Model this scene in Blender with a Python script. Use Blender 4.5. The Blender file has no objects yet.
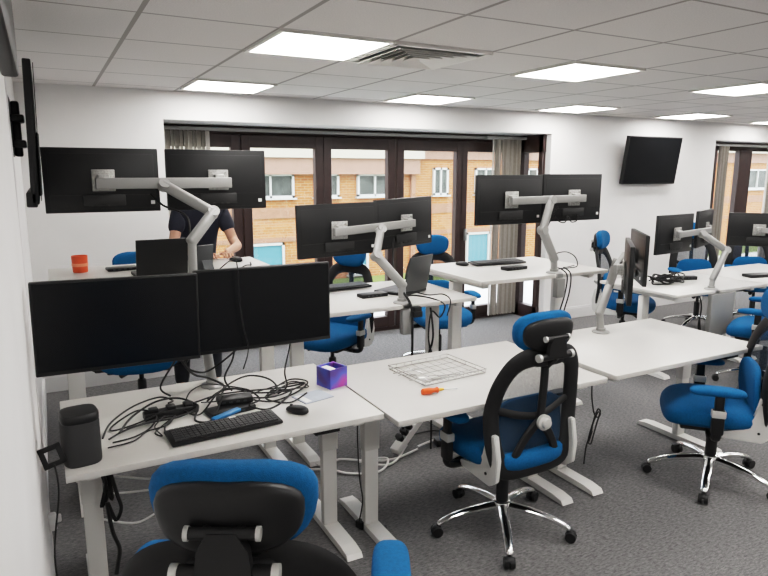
import bpy, bmesh, math, random
from mathutils import Vector, Matrix, Euler
random.seed(7)
PI = math.pi
R = math.radians
COL = bpy.context.scene.collection

# ------------------------------------------------------------------ materials
def mat(name, col, rough=.5, metal=0., noise=0., nscale=30., bump=0., bscale=200., spec=.5, coat=0.):
    m = bpy.data.materials.new(name); m.use_nodes = True
    nt = m.node_tree; b = nt.nodes['Principled BSDF']
    b.inputs['Base Color'].default_value = (*col, 1); b.inputs['Roughness'].default_value = rough
    b.inputs['Metallic'].default_value = metal
    b.inputs['Specular IOR Level'].default_value = spec
    if coat: b.inputs['Coat Weight'].default_value = coat
    tc = nt.nodes.new('ShaderNodeTexCoord')
    if noise:
        n = nt.nodes.new('ShaderNodeTexNoise'); n.inputs['Scale'].default_value = nscale; n.inputs['Detail'].default_value = 4
        nt.links.new(tc.outputs['Object'], n.inputs['Vector'])
        r = nt.nodes.new('ShaderNodeValToRGB')
        r.color_ramp.elements[0].position = .3; r.color_ramp.elements[1].position = .7
        r.color_ramp.elements[0].color = (*[max(0, c * (1 - noise)) for c in col], 1)
        r.color_ramp.elements[1].color = (*[min(1, c * (1 + noise)) for c in col], 1)
        nt.links.new(n.outputs['Fac'], r.inputs['Fac']); nt.links.new(r.outputs['Color'], b.inputs['Base Color'])
    if bump:
        n2 = nt.nodes.new('ShaderNodeTexNoise'); n2.inputs['Scale'].default_value = bscale
        nt.links.new(tc.outputs['Object'], n2.inputs['Vector'])
        bp = nt.nodes.new('ShaderNodeBump'); bp.inputs['Strength'].default_value = bump; bp.inputs['Distance'].default_value = .004
        nt.links.new(n2.outputs['Fac'], bp.inputs['Height']); nt.links.new(bp.outputs['Normal'], b.inputs['Normal'])
    return m

def emis(name, col, s):
    m = bpy.data.materials.new(name); m.use_nodes = True; nt = m.node_tree
    b = nt.nodes['Principled BSDF']; b.inputs['Base Color'].default_value = (*col, 1)
    b.inputs['Emission Color'].default_value = (*col, 1); b.inputs['Emission Strength'].default_value = s
    return m

def see_through(name, col, fac, rough=.3, glossy=False, weave=0):
    m = bpy.data.materials.new(name); m.use_nodes = True; nt = m.node_tree
    out = nt.nodes['Material Output']; nt.nodes.remove(nt.nodes['Principled BSDF'])
    t = nt.nodes.new('ShaderNodeBsdfTransparent')
    if glossy:
        d = nt.nodes.new('ShaderNodeBsdfGlossy'); d.inputs['Roughness'].default_value = rough
    else:
        d = nt.nodes.new('ShaderNodeBsdfDiffuse')
    d.inputs['Color'].default_value = (*col, 1)
    mx = nt.nodes.new('ShaderNodeMixShader'); mx.inputs[0].default_value = fac
    if weave:
        tc = nt.nodes.new('ShaderNodeTexCoord'); w = nt.nodes.new('ShaderNodeTexNoise'); w.inputs['Scale'].default_value = weave
        nt.links.new(tc.outputs['Object'], w.inputs['Vector'])
        mr = nt.nodes.new('ShaderNodeMapRange'); mr.inputs['From Min'].default_value = .3; mr.inputs['From Max'].default_value = .7
        mr.inputs['To Min'].default_value = fac - .12; mr.inputs['To Max'].default_value = fac + .12
        nt.links.new(w.outputs['Fac'], mr.inputs['Value']); nt.links.new(mr.outputs['Result'], mx.inputs[0])
    nt.links.new(t.outputs[0], mx.inputs[1]); nt.links.new(d.outputs[0], mx.inputs[2]); nt.links.new(mx.outputs[0], out.inputs[0])
    return m

M = {}
M['wall'] = mat('wall_paint', (.74, .733, .722), .75, noise=.03, nscale=3, bump=.05)
M['white_gloss'] = mat('white_gloss', (.66, .655, .65), .35)
M['trunk'] = mat('trunk_white', (.74, .73, .73), .45)
M['desk'] = mat('desk_white', (.52, .508, .482), .38, noise=.015, nscale=8)
M['desk_leg'] = mat('desk_leg_white', (.68, .67, .64), .4)
M['blue'] = mat('blue_fabric', (.0015, .088, .225), .85, noise=.12, nscale=120, bump=.3, bscale=500, spec=.2)
M['black'] = mat('black_plastic', (.006, .006, .0065), .45, spec=.35)
M['black_soft'] = mat('black_soft', (.008, .008, .0085), .6, noise=.1, nscale=60, spec=.3)
M['screen'] = mat('screen_glass', (.003, .0035, .0045), .25, spec=.25)
M['mon_back'] = mat('monitor_back', (.007, .0072, .0075), .42, noise=.05, nscale=20, spec=.35)
M['mon_trim'] = mat('monitor_trim', (.006, .006, .006), .5)
M['silver'] = mat('silver_paint', (.55, .55, .53), .35, metal=.35)
M['arm'] = mat('arm_grey_white', (.27, .27, .262), .4, metal=.15)
M['plate'] = mat('plate_silver', (.36, .36, .345), .35, metal=.5, noise=.25, nscale=90)
M['chrome'] = mat('chrome', (.82, .82, .82), .12, metal=1.)
M['bracket'] = mat('bracket_white', (.62, .62, .60), .35, metal=.2)
M['cable'] = mat('cable_black', (.006, .006, .006), .5, spec=.3)
M['cable_w'] = mat('cable_white', (.72, .71, .69), .5)
M['brown'] = mat('frame_brown', (.022, .008, .0065), .45, noise=.2, nscale=14)
M['sticker'] = mat('sticker', (.7, .7, .68), .5)
M['orange'] = mat('orange_tub', (.75, .09, .018), .5, noise=.06, nscale=30)
M['orange_h'] = mat('orange_handle', (.85, .10, .01), .3)
M['yellow'] = mat('yellow_handle', (.85, .42, .05), .35)
M['wire'] = mat('wire_metal', (.42, .42, .41), .3, metal=.85)
M['speaker'] = mat('speaker_grey', (.022, .022, .023), .7, bump=.5, bscale=900)
M['key'] = mat('key_black', (.022, .022, .023), .5)
M['paper'] = mat('paper_blue_grey', (.33, .37, .43), .6, noise=.1, nscale=20)
M['bluething'] = mat('blue_plastic', (.006, .13, .33), .4)
M['grey_lid'] = mat('grey_lid', (.045, .048, .05), .4, metal=.3)
M['skin'] = mat('skin', (.46, .25, .17), .55, noise=.06, nscale=20)
M['navy'] = mat('navy_cotton', (.008, .010, .022), .85, noise=.15, nscale=30, bump=.2)
M['trouser'] = mat('dark_trousers', (.010, .011, .016), .85, noise=.1, nscale=30)
M['shoe'] = mat('shoe_white', (.5, .48, .44), .6)
M['hair'] = mat('dark_hair', (.02, .012, .008), .7)
M['eye'] = mat('eye', (.03, .02, .015), .2)
M['lip'] = mat('lip', (.35, .13, .10), .5)
M['cream'] = mat('fascia_cream', (.42, .385, .32), .6)
M['pinkband'] = mat('tile_band', (.26, .145, .105), .7, noise=.1, nscale=12)
M['sill'] = mat('band_brick', (.26, .125, .08), .8, noise=.12, nscale=9)
M['whiteframe'] = mat('white_upvc', (.45, .45, .44), .4)
M['bluepanel'] = mat('blue_panel', (.06, .18, .25), .5)
M['pave'] = mat('paving', (.60, .59, .57), .8, noise=.05, nscale=6)
M['grass'] = mat('grass', (.12, .17, .04), .9, noise=.3, nscale=25)
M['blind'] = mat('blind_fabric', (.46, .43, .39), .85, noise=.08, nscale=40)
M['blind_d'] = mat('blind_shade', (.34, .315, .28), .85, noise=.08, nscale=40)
M['vent'] = mat('vent_white', (.78, .76, .72), .5)
M['vent_dark'] = mat('vent_dark', (.05, .05, .05), .8)
M['led'] = emis('led_panel', (1., .965, .935), 23.)
M['fwin'] = mat('far_window_glass', (.065, .07, .065), .4, spec=.2, noise=.4, nscale=2.5)
M['mesh'] = see_through('chair_mesh', (.03, .042, .06), .66, weave=260)
M['mesh_blue'] = see_through('chair_mesh_blue', (.004, .03, .075), .62, weave=260)
M['glass'] = see_through('pane_glass', (1, 1, 1), .05, .03, glossy=True)

def carpet():
    m = mat('carpet', (.09, .09, .092), .95, bump=.9, bscale=260, spec=.1)
    nt = m.node_tree; b = nt.nodes['Principled BSDF']; tc = nt.nodes.new('ShaderNodeTexCoord')
    n1 = nt.nodes.new('ShaderNodeTexNoise'); n1.inputs['Scale'].default_value = 70; n1.inputs['Detail'].default_value = 6; n1.inputs['Roughness'].default_value = .75
    mp = nt.nodes.new('ShaderNodeMapping'); mp.inputs['Scale'].default_value = (.55, 1.6, 1)
    nt.links.new(tc.outputs['Object'], mp.inputs['Vector']); nt.links.new(mp.outputs['Vector'], n1.inputs['Vector'])
    r = nt.nodes.new('ShaderNodeValToRGB')
    r.color_ramp.elements[0].position = .32; r.color_ramp.elements[1].position = .68
    r.color_ramp.elements[0].color = (.062, .062, .064, 1); r.color_ramp.elements[1].color = (.225, .22, .218, 1)
    nt.links.new(n1.outputs['Fac'], r.inputs['Fac']); nt.links.new(r.outputs['Color'], b.inputs['Base Color'])
    return m
M['carpet'] = carpet()

TX0, TY0, TP = .406, 2.888, .6          # ceiling grid origin and pitch
def ceiling_mat():
    m = mat('ceiling_tiles', (.40, .385, .37), .9, bump=.25, bscale=400)
    nt = m.node_tree; b = nt.nodes['Principled BSDF']; tc = nt.nodes.new('ShaderNodeTexCoord')
    sp = nt.nodes.new('ShaderNodeSeparateXYZ'); nt.links.new(tc.outputs['Object'], sp.inputs[0])
    def mth(op, a, bv=None):
        n = nt.nodes.new('ShaderNodeMath'); n.operation = op
        if isinstance(a, (int, float)): n.inputs[0].default_value = a
        else: nt.links.new(a, n.inputs[0])
        if bv is not None:
            if isinstance(bv, (int, float)): n.inputs[1].default_value = bv
            else: nt.links.new(bv, n.inputs[1])
        return n.outputs[0]
    masks = []
    for ax, o, w in ((0, TX0, .022), (1, TY0, .016)):
        u = mth('DIVIDE', mth('SUBTRACT', sp.outputs[ax], o - 12.0 - w / 2), TP)
        fr = mth('FRACT', u)
        masks.append(mth('LESS_THAN', fr, w / TP))
    mk = mth('MAXIMUM', masks[0], masks[1])
    n = nt.nodes.new('ShaderNodeTexNoise'); n.inputs['Scale'].default_value = 160; nt.links.new(tc.outputs['Object'], n.inputs['Vector'])
    rr = nt.nodes.new('ShaderNodeValToRGB'); rr.color_ramp.elements[0].color = (.66, .635, .62, 1); rr.color_ramp.elements[1].color = (.74, .715, .70, 1)
    rr.color_ramp.elements[0].position = .35; rr.color_ramp.elements[1].position = .65
    nt.links.new(n.outputs['Fac'], rr.inputs['Fac'])
    mx = nt.nodes.new('ShaderNodeMix'); mx.data_type = 'RGBA'
    nt.links.new(mk, mx.inputs[0]); nt.links.new(rr.outputs['Color'], mx.inputs[6]); mx.inputs[7].default_value = (.33, .31, .295, 1)
    nt.links.new(mx.outputs[2], b.inputs['Base Color'])
    return m
M['ceiling'] = ceiling_mat()

def brick_mat():
    m = mat('orange_brick', (.75, .38, .16), .85)
    nt = m.node_tree; b = nt.nodes['Principled BSDF']; tc = nt.nodes.new('ShaderNodeTexCoord')
    mp = nt.nodes.new('ShaderNodeMapping'); mp.inputs['Rotation'].default_value = (R(90), 0, 0)
    nt.links.new(tc.outputs['Object'], mp.inputs['Vector'])
    bt = nt.nodes.new('ShaderNodeTexBrick'); bt.inputs['Scale'].default_value = 1.
    bt.inputs['Brick Width'].default_value = .23; bt.inputs['Row Height'].default_value = .078; bt.inputs['Mortar Size'].default_value = .008
    bt.inputs['Color1'].default_value = (.37, .132, .046, 1); bt.inputs['Color2'].default_value = (.28, .092, .034, 1); bt.inputs['Mortar'].default_value = (.33, .21, .12, 1)
    nt.links.new(mp.outputs['Vector'], bt.inputs['Vector']); nt.links.new(bt.outputs['Color'], b.inputs['Base Color'])
    return m
M['brick'] = brick_mat()

def cube_box_mat():
    m = mat('purple_blue_print', (.2, .05, .5), .35)
    nt = m.node_tree; b = nt.nodes['Principled BSDF']; tc = nt.nodes.new('ShaderNodeTexCoord')
    n = nt.nodes.new('ShaderNodeTexNoise'); n.inputs['Scale'].default_value = 9; n.inputs['Detail'].default_value = 1
    nt.links.new(tc.outputs['Object'], n.inputs['Vector'])
    r = nt.nodes.new('ShaderNodeValToRGB'); e = r.color_ramp.elements
    e[0].position = .36; e[0].color = (.07, .03, .22, 1); e[1].position = .68; e[1].color = (.36, .05, .28, 1)
    x = e.new(.52); x.color = (.06, .09, .48, 1)
    nt.links.new(n.outputs['Fac'], r.inputs['Fac']); nt.links.new(r.outputs['Color'], b.inputs['Base Color'])
    return m
M['cubebox'] = cube_box_mat()

# ------------------------------------------------------------------ mesh builder
def catmull(pts, n=6, closed=False):
    P = [Vector(p) for p in pts]
    if len(P) < 3 or n <= 1: return P
    out = []; L = len(P)
    rng = range(L) if closed else range(L - 1)
    for i in rng:
        if closed: a, b, c, d = P[(i - 1) % L], P[i], P[(i + 1) % L], P[(i + 2) % L]
        else: a, b, c, d = P[max(i - 1, 0)], P[i], P[i + 1], P[min(i + 2, L - 1)]
        for k in range(n):
            t = k / n
            out.append(.5 * ((2 * b) + (-a + c) * t + (2 * a - 5 * b + 4 * c - d) * t * t + (-a + 3 * b - 3 * c + d) * t ** 3))
    if not closed: out.append(P[-1])
    return out

class MB:
    def __init__(s): s.bm = bmesh.new()
    def box(s, c, size, rot=(0, 0, 0), bev=0., seg=2, mtx=None):
        m = Matrix.Translation(c) @ Euler(rot).to_matrix().to_4x4() @ Matrix.Diagonal((*size, 1))
        if mtx is not None: m = mtx @ m
        g = bmesh.ops.create_cube(s.bm, size=1, matrix=m)
        if bev:
            es = list({e for v in g['verts'] for e in v.link_edges})
            bmesh.ops.bevel(s.bm, geom=es, offset=bev, segments=seg, affect='EDGES', profile=.5)
        return s
    def tube(s, pts, r, n=8, sub=6, closed=False, flat=1., up=None):
        P = catmull(pts, sub, closed); L = len(P); rings = []
        if L < 2: return s
        prevn = None
        for i, p in enumerate(P):
            if closed: t = P[(i + 1) % L] - P[i - 1]
            else: t = P[min(i + 1, L - 1)] - P[max(i - 1, 0)]
            if t.length < 1e-9: t = Vector((0, 0, 1))
            t.normalize()
            if up is not None: a = Vector(up)
            elif prevn is not None: a = prevn
            else: a = Vector((0, 0, 1)) if abs(t.z) < .9 else Vector((1, 0, 0))
            nn = a - t * a.dot(t)
            if nn.length < 1e-5: nn = t.orthogonal()
            nn.normalize(); prevn = nn; bb = t.cross(nn)
            f = i / max(L - 1, 1)
            rr = r if isinstance(r, (int, float)) else r[0] + (r[1] - r[0]) * f
            rings.append([s.bm.verts.new(p + (nn * math.cos(2 * PI * k / n) * flat + bb * math.sin(2 * PI * k / n)) * rr) for k in range(n)])
        for i in range(L if closed else L - 1):
            A, B = rings[i], rings[(i + 1) % L]
            for k in range(n): s.bm.faces.new((A[k], A[(k + 1) % n], B[(k + 1) % n], B[k]))
        if not closed:
            s.bm.faces.new(rings[0][::-1]); s.bm.faces.new(rings[-1])
        return s
    def cyl(s, a, b, r, r2=None, n=16): return s.tube([a, b], (r, r if r2 is None else r2), n=n, sub=1)
    def lathe(s, prof, c=(0, 0, 0), n=20, mtx=None, sx=1, sy=1, pw=2.):
        c = Vector(c); rings = []
        for r, z in prof:
            ring = []
            for k in range(n):
                a = 2 * PI * k / n; ca, sa = math.cos(a), math.sin(a)
                if pw != 2.: ca = math.copysign(abs(ca) ** (2 / pw), ca); sa = math.copysign(abs(sa) ** (2 / pw), sa)
                v = Vector((r * sx * ca, r * sy * sa, z)) + c
                ring.append(s.bm.verts.new(mtx @ v if mtx is not None else v))
            rings.append(ring)
        for A, B in zip(rings, rings[1:]):
            for k in range(n): s.bm.faces.new((A[k], A[(k + 1) % n], B[(k + 1) % n], B[k]))
        s.bm.faces.new(rings[0][::-1]); s.bm.faces.new(rings[-1])
        return s
    def prism(s, pts, d, mtx=None):
        d = Vector(d); m = mtx or Matrix()
        a = [s.bm.verts.new(m @ Vector(p)) for p in pts]; b = [s.bm.verts.new(m @ (Vector(p) + d)) for p in pts]
        n = len(a); s.bm.faces.new(a[::-1]); s.bm.faces.new(b)
        for k in range(n): s.bm.faces.new((a[k], a[(k + 1) % n], b[(k + 1) % n], b[k]))
        return s
    def cushion(s, c, size, e=(.45, .45), mtx=None, fn=None, nu=28, nv=14):
        m = Matrix.Translation(c)
        if mtx is not None: m = mtx @ m
        sg = lambda v, p: math.copysign(abs(v) ** p, v)
        rings = []
        for j in range(1, nv):
            ph = -PI / 2 + PI * j / nv; ring = []
            for i in range(nu):
                th = 2 * PI * i / nu
                v = Vector((size[0] / 2 * sg(math.cos(ph), e[1]) * sg(math.cos(th), e[0]), size[1] / 2 * sg(math.cos(ph), e[1]) * sg(math.sin(th), e[0]), size[2] / 2 * sg(math.sin(ph), e[1])))
                if fn: v = fn(v)
                ring.append(s.bm.verts.new(m @ v))
            rings.append(ring)
        for A, B in zip(rings, rings[1:]):
            for k in range(nu): s.bm.faces.new((A[k], A[(k + 1) % nu], B[(k + 1) % nu], B[k]))
        s.bm.faces.new(rings[0][::-1]); s.bm.faces.new(rings[-1])
        return s
    def bar(s, p, q, w, h, bev=.008, up=(0, 0, 1), ext=0.):
        p, q = Vector(p), Vector(q); t = (q - p); L = t.length; t.normalize()
        u = Vector(up); u = u - t * u.dot(t)
        if u.length < 1e-4: u = t.orthogonal()
        u.normalize(); b = t.cross(u)
        m = Matrix((( t.x, b.x, u.x, 0), (t.y, b.y, u.y, 0), (t.z, b.z, u.z, 0), (0, 0, 0, 1)))
        m = Matrix.Translation((p + q) / 2) @ m
        g = bmesh.ops.create_cube(s.bm, size=1, matrix=m @ Matrix.Diagonal((L + 2 * ext, w, h, 1)))
        if bev:
            es = list({e for v in g['verts'] for e in v.link_edges})
            bmesh.ops.bevel(s.bm, geom=es, offset=bev, segments=3, affect='EDGES', profile=.5)
        return s
    def build(s, name, material, parent=None, smooth=True, ang=40):
        bm = s.bm
        bmesh.ops.recalc_face_normals(bm, faces=bm.faces)
        if smooth:
            for f in bm.faces: f.smooth = True
            for e in bm.edges:
                if len(e.link_faces) == 2 and e.calc_face_angle(0) > R(ang): e.smooth = False
        me = bpy.data.meshes.new(name); bm.to_mesh(me); bm.free()
        me.materials.append(M[material] if isinstance(material, str) else material)
        o = bpy.data.objects.new(name, me); COL.objects.link(o)
        if parent is not None: o.parent = parent
        return o

def tag(o, label, cat, group=None):
    o['label'] = label; o['category'] = cat
    if group: o['group'] = group
    return o
def thing(name, label, cat, loc=(0, 0, 0), rz=0., group=None):
    o = bpy.data.objects.new(name, None); COL.objects.link(o)
    o.location = loc; o.rotation_euler = (0, 0, rz); o.empty_display_size = .1
    return tag(o, label, cat, group)
def structure(o, label=None):
    o['kind'] = 'structure'
    if label: o['label'] = label
    return o
def dup(root, loc, rz, label, group=None):
    r = root.copy(); COL.objects.link(r); r.location = loc; r.rotation_euler = (0, 0, rz); r['label'] = label
    if group: r['group'] = group
    for ch in list(root.children):
        c = ch.copy(); COL.objects.link(c); c.parent = r
        for g in list(ch.children):
            d = g.copy(); COL.objects.link(d); d.parent = c
    return r

# ------------------------------------------------------------------ the room
H = 1.74; CEIL = 2.375; D = 5.5; WX = -.13; RX = 13.0; BY = -2.6; GY = 6.03
structure(MB().box(((WX + RX) / 2, (BY + 6.3) / 2, -.05), (RX - WX + .4, 6.3 - BY, .1)).build('floor', 'carpet', smooth=False), 'mottled dark grey office carpet')
structure(MB().box(((WX + RX) / 2, (BY + D) / 2, CEIL + .05), (RX - WX + .4, D - BY + .2, .1)).build('ceiling', 'ceiling', smooth=False), 'suspended ceiling of square grey tiles')
structure(MB().box((WX - .1, (BY + D) / 2, CEIL / 2), (.2, D - BY + .2, CEIL)).build('wall_left', 'wall', smooth=False), 'white wall seen almost edge-on at the left')
structure(MB().box((RX + .1, (BY + D) / 2, CEIL / 2), (.2, D - BY + .2, CEIL)).build('wall_right', 'wall', smooth=False))
structure(MB().box(((WX + RX) / 2, BY - .1, CEIL / 2), (RX - WX, .2, CEIL)).build('wall_back', 'wall', smooth=False))
W1L, W1R, W2L, W2R, LZ = .905, 5.2, 7.91, 10.4, 2.15
fw = MB()
def fwall(x0, x1, z0, z1, dep=.1): fw.box(((x0 + x1) / 2, D + dep / 2, (z0 + z1) / 2), (x1 - x0, dep, z1 - z0))
fwall(WX - .2, W1L, 0, CEIL, .75); fwall(W1L, W1R, LZ, CEIL, .75); fwall(W1R - .15, W2L, 0, LZ, .09); fwall(W1R, W2L, LZ, CEIL, .09)
fwall(W2L, W2R, LZ, CEIL, .4); fwall(W2R, RX + .2, 0, CEIL, .4)
fw.box((W2L - .05, D + .25, LZ / 2), (.1, .32, LZ))
structure(fw.build('wall_far', 'wall', smooth=False), 'white far wall with two window recesses')
sk = MB()
for x0, x1 in ((WX, W1L), (W1R - .15, W2L), (W2R, RX)):
    sk.box(((x0 + x1) / 2, D - .009, .06), (x1 - x0, .018, .12)); sk.box(((x0 + x1) / 2, D - .006, .128), (x1 - x0, .012, .018))
structure(sk.build('baseboard_far', 'white_gloss', smooth=False), 'white skirting board along the far wall')
structure(MB().box((WX + .008, (BY + D) / 2, .06), (.016, D - BY, .12)).build('baseboard_left', 'white_gloss', smooth=False))
# boxed-in pipe / trunking running up the left wall
structure(MB().box((WX + .018, 1.8, CEIL / 2), (.036, 2.1, CEIL), bev=.004).build('trim_1', 'wall'), 'flat white boxed panel on the left wall')
structure(MB().box((WX + .02, 2.875, CEIL * .5), (.04, .03, CEIL), bev=.01).build('trim_2', 'trunk'), 'white vertical trunking on the left wall')

# ------------------------------------------------------------------ ceiling lights and vent
def tile(k, j): return (TX0 + (k + .5) * TP, TY0 + (j + .5) * TP)
lights = {(1, 0): 'square ceiling light panel beside the air vent', (4, 0): 'square ceiling light panel near picture centre, front row, second from the left',
          (7, 0): 'square ceiling light panel, front row, cut by right picture edge', (1, 3): 'square ceiling light panel at far left over the first window blinds',
          (4, 3): 'square ceiling light panel in back row above the middle of the brown window', (7, 3): 'square ceiling light panel in back row just left of wall television',
          (10, 3): 'square ceiling light panel in back row just above the right window', (13, 3): 'square ceiling light panel in back row at right picture edge'}
first = None
for (k, j) in [(k, j) for j in (3, 0, -3, -6) for k in (1, 4, 7, 10, 13, 16)]:
    x, y = tile(k, j)
    lab = lights.get((k, j), 'square ceiling light panel outside the picture')
    if first is None:
        first = t = thing('ceiling_light', lab, 'ceiling light', (x, y, CEIL), 0, 'recessed ceiling light panels')
        f = MB()
        for sx in (-1, 1):
            f.box((sx * .287, 0, -.006), (.022, .596, .014)); f.box((0, sx * .287, -.006), (.596, .022, .014))
        f.build('frame', 'vent', t, smooth=False)
        MB().box((0, 0, -.004), (.553, .553, .008)).build('diffuser', 'led', t, smooth=False)
    else: dup(first, (x, y, CEIL), 0, lab, 'recessed ceiling light panels')
x, y = tile(2, 0)
t = thing('ceiling_vent', 'square louvred air vent in the ceiling beside a light panel', 'air vent', (x, y, CEIL))
MB().box((0, 0, -.002), (.55, .55, .004)).build('backing', 'vent_dark', t, smooth=False)
f = MB()
for sx in (-1, 1): f.box((sx * .285, 0, -.008), (.028, .597, .016)); f.box((0, sx * .285, -.008), (.597, .028, .016))
f.build('frame', 'vent', t, smooth=False)
for q in range(5):
    a = .25 - q * .048; lo = .03; s = MB()
    for rot in range(4):
        m = Matrix.Rotation(rot * PI / 2, 4, 'Z')
        s.prism([(-a, -a, -.026), (a, -a, -.026), (a - .03, -a + .03, -.005), (-a + .03, -a + .03, -.005)], (0, 0, .0025), m)
    s.build('louvre', 'vent', t, smooth=False)

# ------------------------------------------------------------------ windows
def frame_bar(mb, x0, x1, z0, z1, y, d=.07): mb.box(((x0 + x1) / 2, y, (z0 + z1) / 2), (x1 - x0, d, z1 - z0), bev=.006, seg=1)
w1 = bpy.data.objects.new('window_1', None); COL.objects.link(w1); structure(w1, 'wide dark brown framed window wall of glazed doors')
f = MB()
frame_bar(f, W1L, 5.05, 2.075, LZ, GY); frame_bar(f, W1L, 5.05, 0, .045, GY)
f.build('window_frame', 'brown', w1)
xs = [(.93, 1.6), (1.735, 2.44), (2.565, 3.265), (3.41, 4.14), (4.24, 4.96)]
glass_open = [(1.0, 1.575), (1.758, 2.416), (2.591, 3.239), (3.436, 4.113), (4.265, 4.9)]
prev = W1L
for (a, b) in glass_open:
    frame_mb = MB()
    frame_bar(frame_mb, a - .088, a, 0.045, 2.075, GY - .01, .08); frame_bar(frame_mb, b, b + .088, .045, 2.075, GY - .01, .08)
    frame_bar(frame_mb, a - .088, b + .088, 1.955, 2.075, GY - .01, .075); frame_bar(frame_mb, a - .088, b + .088, .045, .16, GY - .01, .075)
    c = frame_mb.build('window_sash', 'brown', w1)
    MB().box(((a + b) / 2, GY, 1.06), (b - a + .02, .008, 1.82)).build('window_pane', 'glass', c, smooth=False)
MB().box((4.235, GY - .075, 1.02), (.02, .05, .14), bev=.006).build('window_handle', 'plate', w1)
# glazed return at the right of the recess
w3 = bpy.data.objects.new('window_3', None); COL.objects.link(w3); structure(w3, 'narrow brown framed side window returning to the wall')
f = MB()
for y0, y1 in ((5.585, 5.66), (5.90, 6.06)): f.box((5.05, (y0 + y1) / 2, LZ / 2), (.08, y1 - y0, LZ), bev=.005, seg=1)
f.box((5.05, 5.82, 2.05), (.08, .48, .2), bev=.005, seg=1); f.box((5.05, 5.82, .08), (.08, .48, .16), bev=.005, seg=1)
f.build('window_frame', 'brown', w3)
MB().box((5.05, 5.78, 1.06), (.008, .26, 1.82)).build('window_pane', 'glass', w3, smooth=False)
# second window, right
w2 = bpy.data.objects.new('window_2', None); COL.objects.link(w2); structure(w2, 'brown framed window at the right of the far wall')
Y2 = D + .33
f = MB(); frame_bar(f, W2L, W2R, 2.03, LZ, Y2); frame_bar(f, W2L, W2R, 0, .12, Y2)
for a, b in ((W2L, 8.38), (8.88, 9.17), (9.85, 10.0), (10.3, W2R)): frame_bar(f, a, b, .1, 2.05, Y2 - .01, .08)
f.build('window_frame', 'brown', w2)
for a, b in ((8.36, 8.9), (9.15, 9.87), (9.98, 10.32)): MB().box(((a + b) / 2, Y2, 1.07), (b - a, .008, 1.95)).build('window_pane', 'glass', w2, smooth=False)
structure(MB().box(((W2L + W2R) / 2, D + .6, 1.1), (.001, .001, .001)).build('trim_3', 'brown', smooth=False)) if False else None

# vertical blinds: bunched slats under a head rail
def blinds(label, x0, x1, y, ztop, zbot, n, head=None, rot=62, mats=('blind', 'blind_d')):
    t = thing('vertical_blind', label, 'window blind', ((x0 + x1) / 2, y, zbot))
    hx0, hx1 = head or (x0, x1); cx = (x0 + x1) / 2
    MB().box(((hx0 + hx1) / 2 - cx, 0, ztop - zbot + .018), (hx1 - hx0, .035, .03), bev=.004).build('head_rail', 'arm', t)
    for i in range(n):
        x = x0 + (x1 - x0) * (i + .5) / n - cx; a = R(rot + random.uniform(-10, 10))
        m = Matrix.Translation((x, 0, 0)) @ Matrix.Rotation(a, 4, 'Z')
        s = MB(); w = .045
        P = [(-w, 0, 0), (-w / 2, .006, 0), (0, .008, 0), (w / 2, .006, 0), (w, 0, 0), (w, -.0015, 0), (w / 2, .0045, 0), (0, .0065, 0), (-w / 2, .0045, 0), (-w, -.0015, 0)]
        s.prism(P, (0, 0, ztop - zbot), m)
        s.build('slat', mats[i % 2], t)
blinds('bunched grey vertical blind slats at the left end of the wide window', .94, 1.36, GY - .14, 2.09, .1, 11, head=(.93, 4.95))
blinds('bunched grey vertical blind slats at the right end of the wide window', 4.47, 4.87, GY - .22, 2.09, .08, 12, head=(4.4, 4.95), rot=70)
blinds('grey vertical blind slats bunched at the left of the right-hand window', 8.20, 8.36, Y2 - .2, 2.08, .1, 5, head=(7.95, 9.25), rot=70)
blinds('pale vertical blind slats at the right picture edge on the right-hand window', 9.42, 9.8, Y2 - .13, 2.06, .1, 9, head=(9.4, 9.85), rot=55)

# ------------------------------------------------------------------ outside
structure(MB().box((10, 7.6, -.25), (34, 2.9, .2)).build('ground_terrace', 'pave', smooth=False), 'pale paved strip outside the windows')
structure(MB().box((14, 30, -1.75), (70, 44, .3)).build('ground_lawn', 'grass', smooth=False), 'lawn below the brick building')
FY = 18.
b = thing('brick_building', 'orange brick building with cream eaves seen through the windows', 'building', (0, FY, -1.6))
fz = 1.6
def bz(x0, x1, z0, z1, y0, y1, name, m):
    return MB().box(((x0 + x1) / 2, (y0 + y1) / 2, (z0 + z1) / 2 + fz), (x1 - x0, y1 - y0, z1 - z0)).build(name, m, b, smooth=False)
bz(-6, 10.6, -1.6, 1.72, 0, 6, 'brick_wall', 'brick'); bz(10.6, 46, -1.6, 2.45, -.02, 6, 'brick_wall', 'brick')
bz(-6, 10.75, 1.64, 2.12, -.3, 0, 'tile_band', 'pinkband'); bz(-6, 10.85, 2.12, 2.42, -.42, 6, 'eaves_board', 'cream')
bz(10.6, 46, 2.12, 2.55, -.12, 0, 'tile_band', 'pinkband'); bz(10.5, 46, 2.55, 2.95, -.4, 6, 'eaves_board', 'cream')
bz(-6, 46, .36, .66, -.05, 0, 'sill_band', 'sill'); bz(-6, 46, -.34, -.22, -.04, 0, 'sill_band', 'sill')
MB().prism([(-6, -.4, 4.0), (46, -.4, 4.5), (46, 6, 7.5), (-6, 6, 7.5)], (0, 0, .15)).build('roof', 'pinkband', b, smooth=False)
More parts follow.
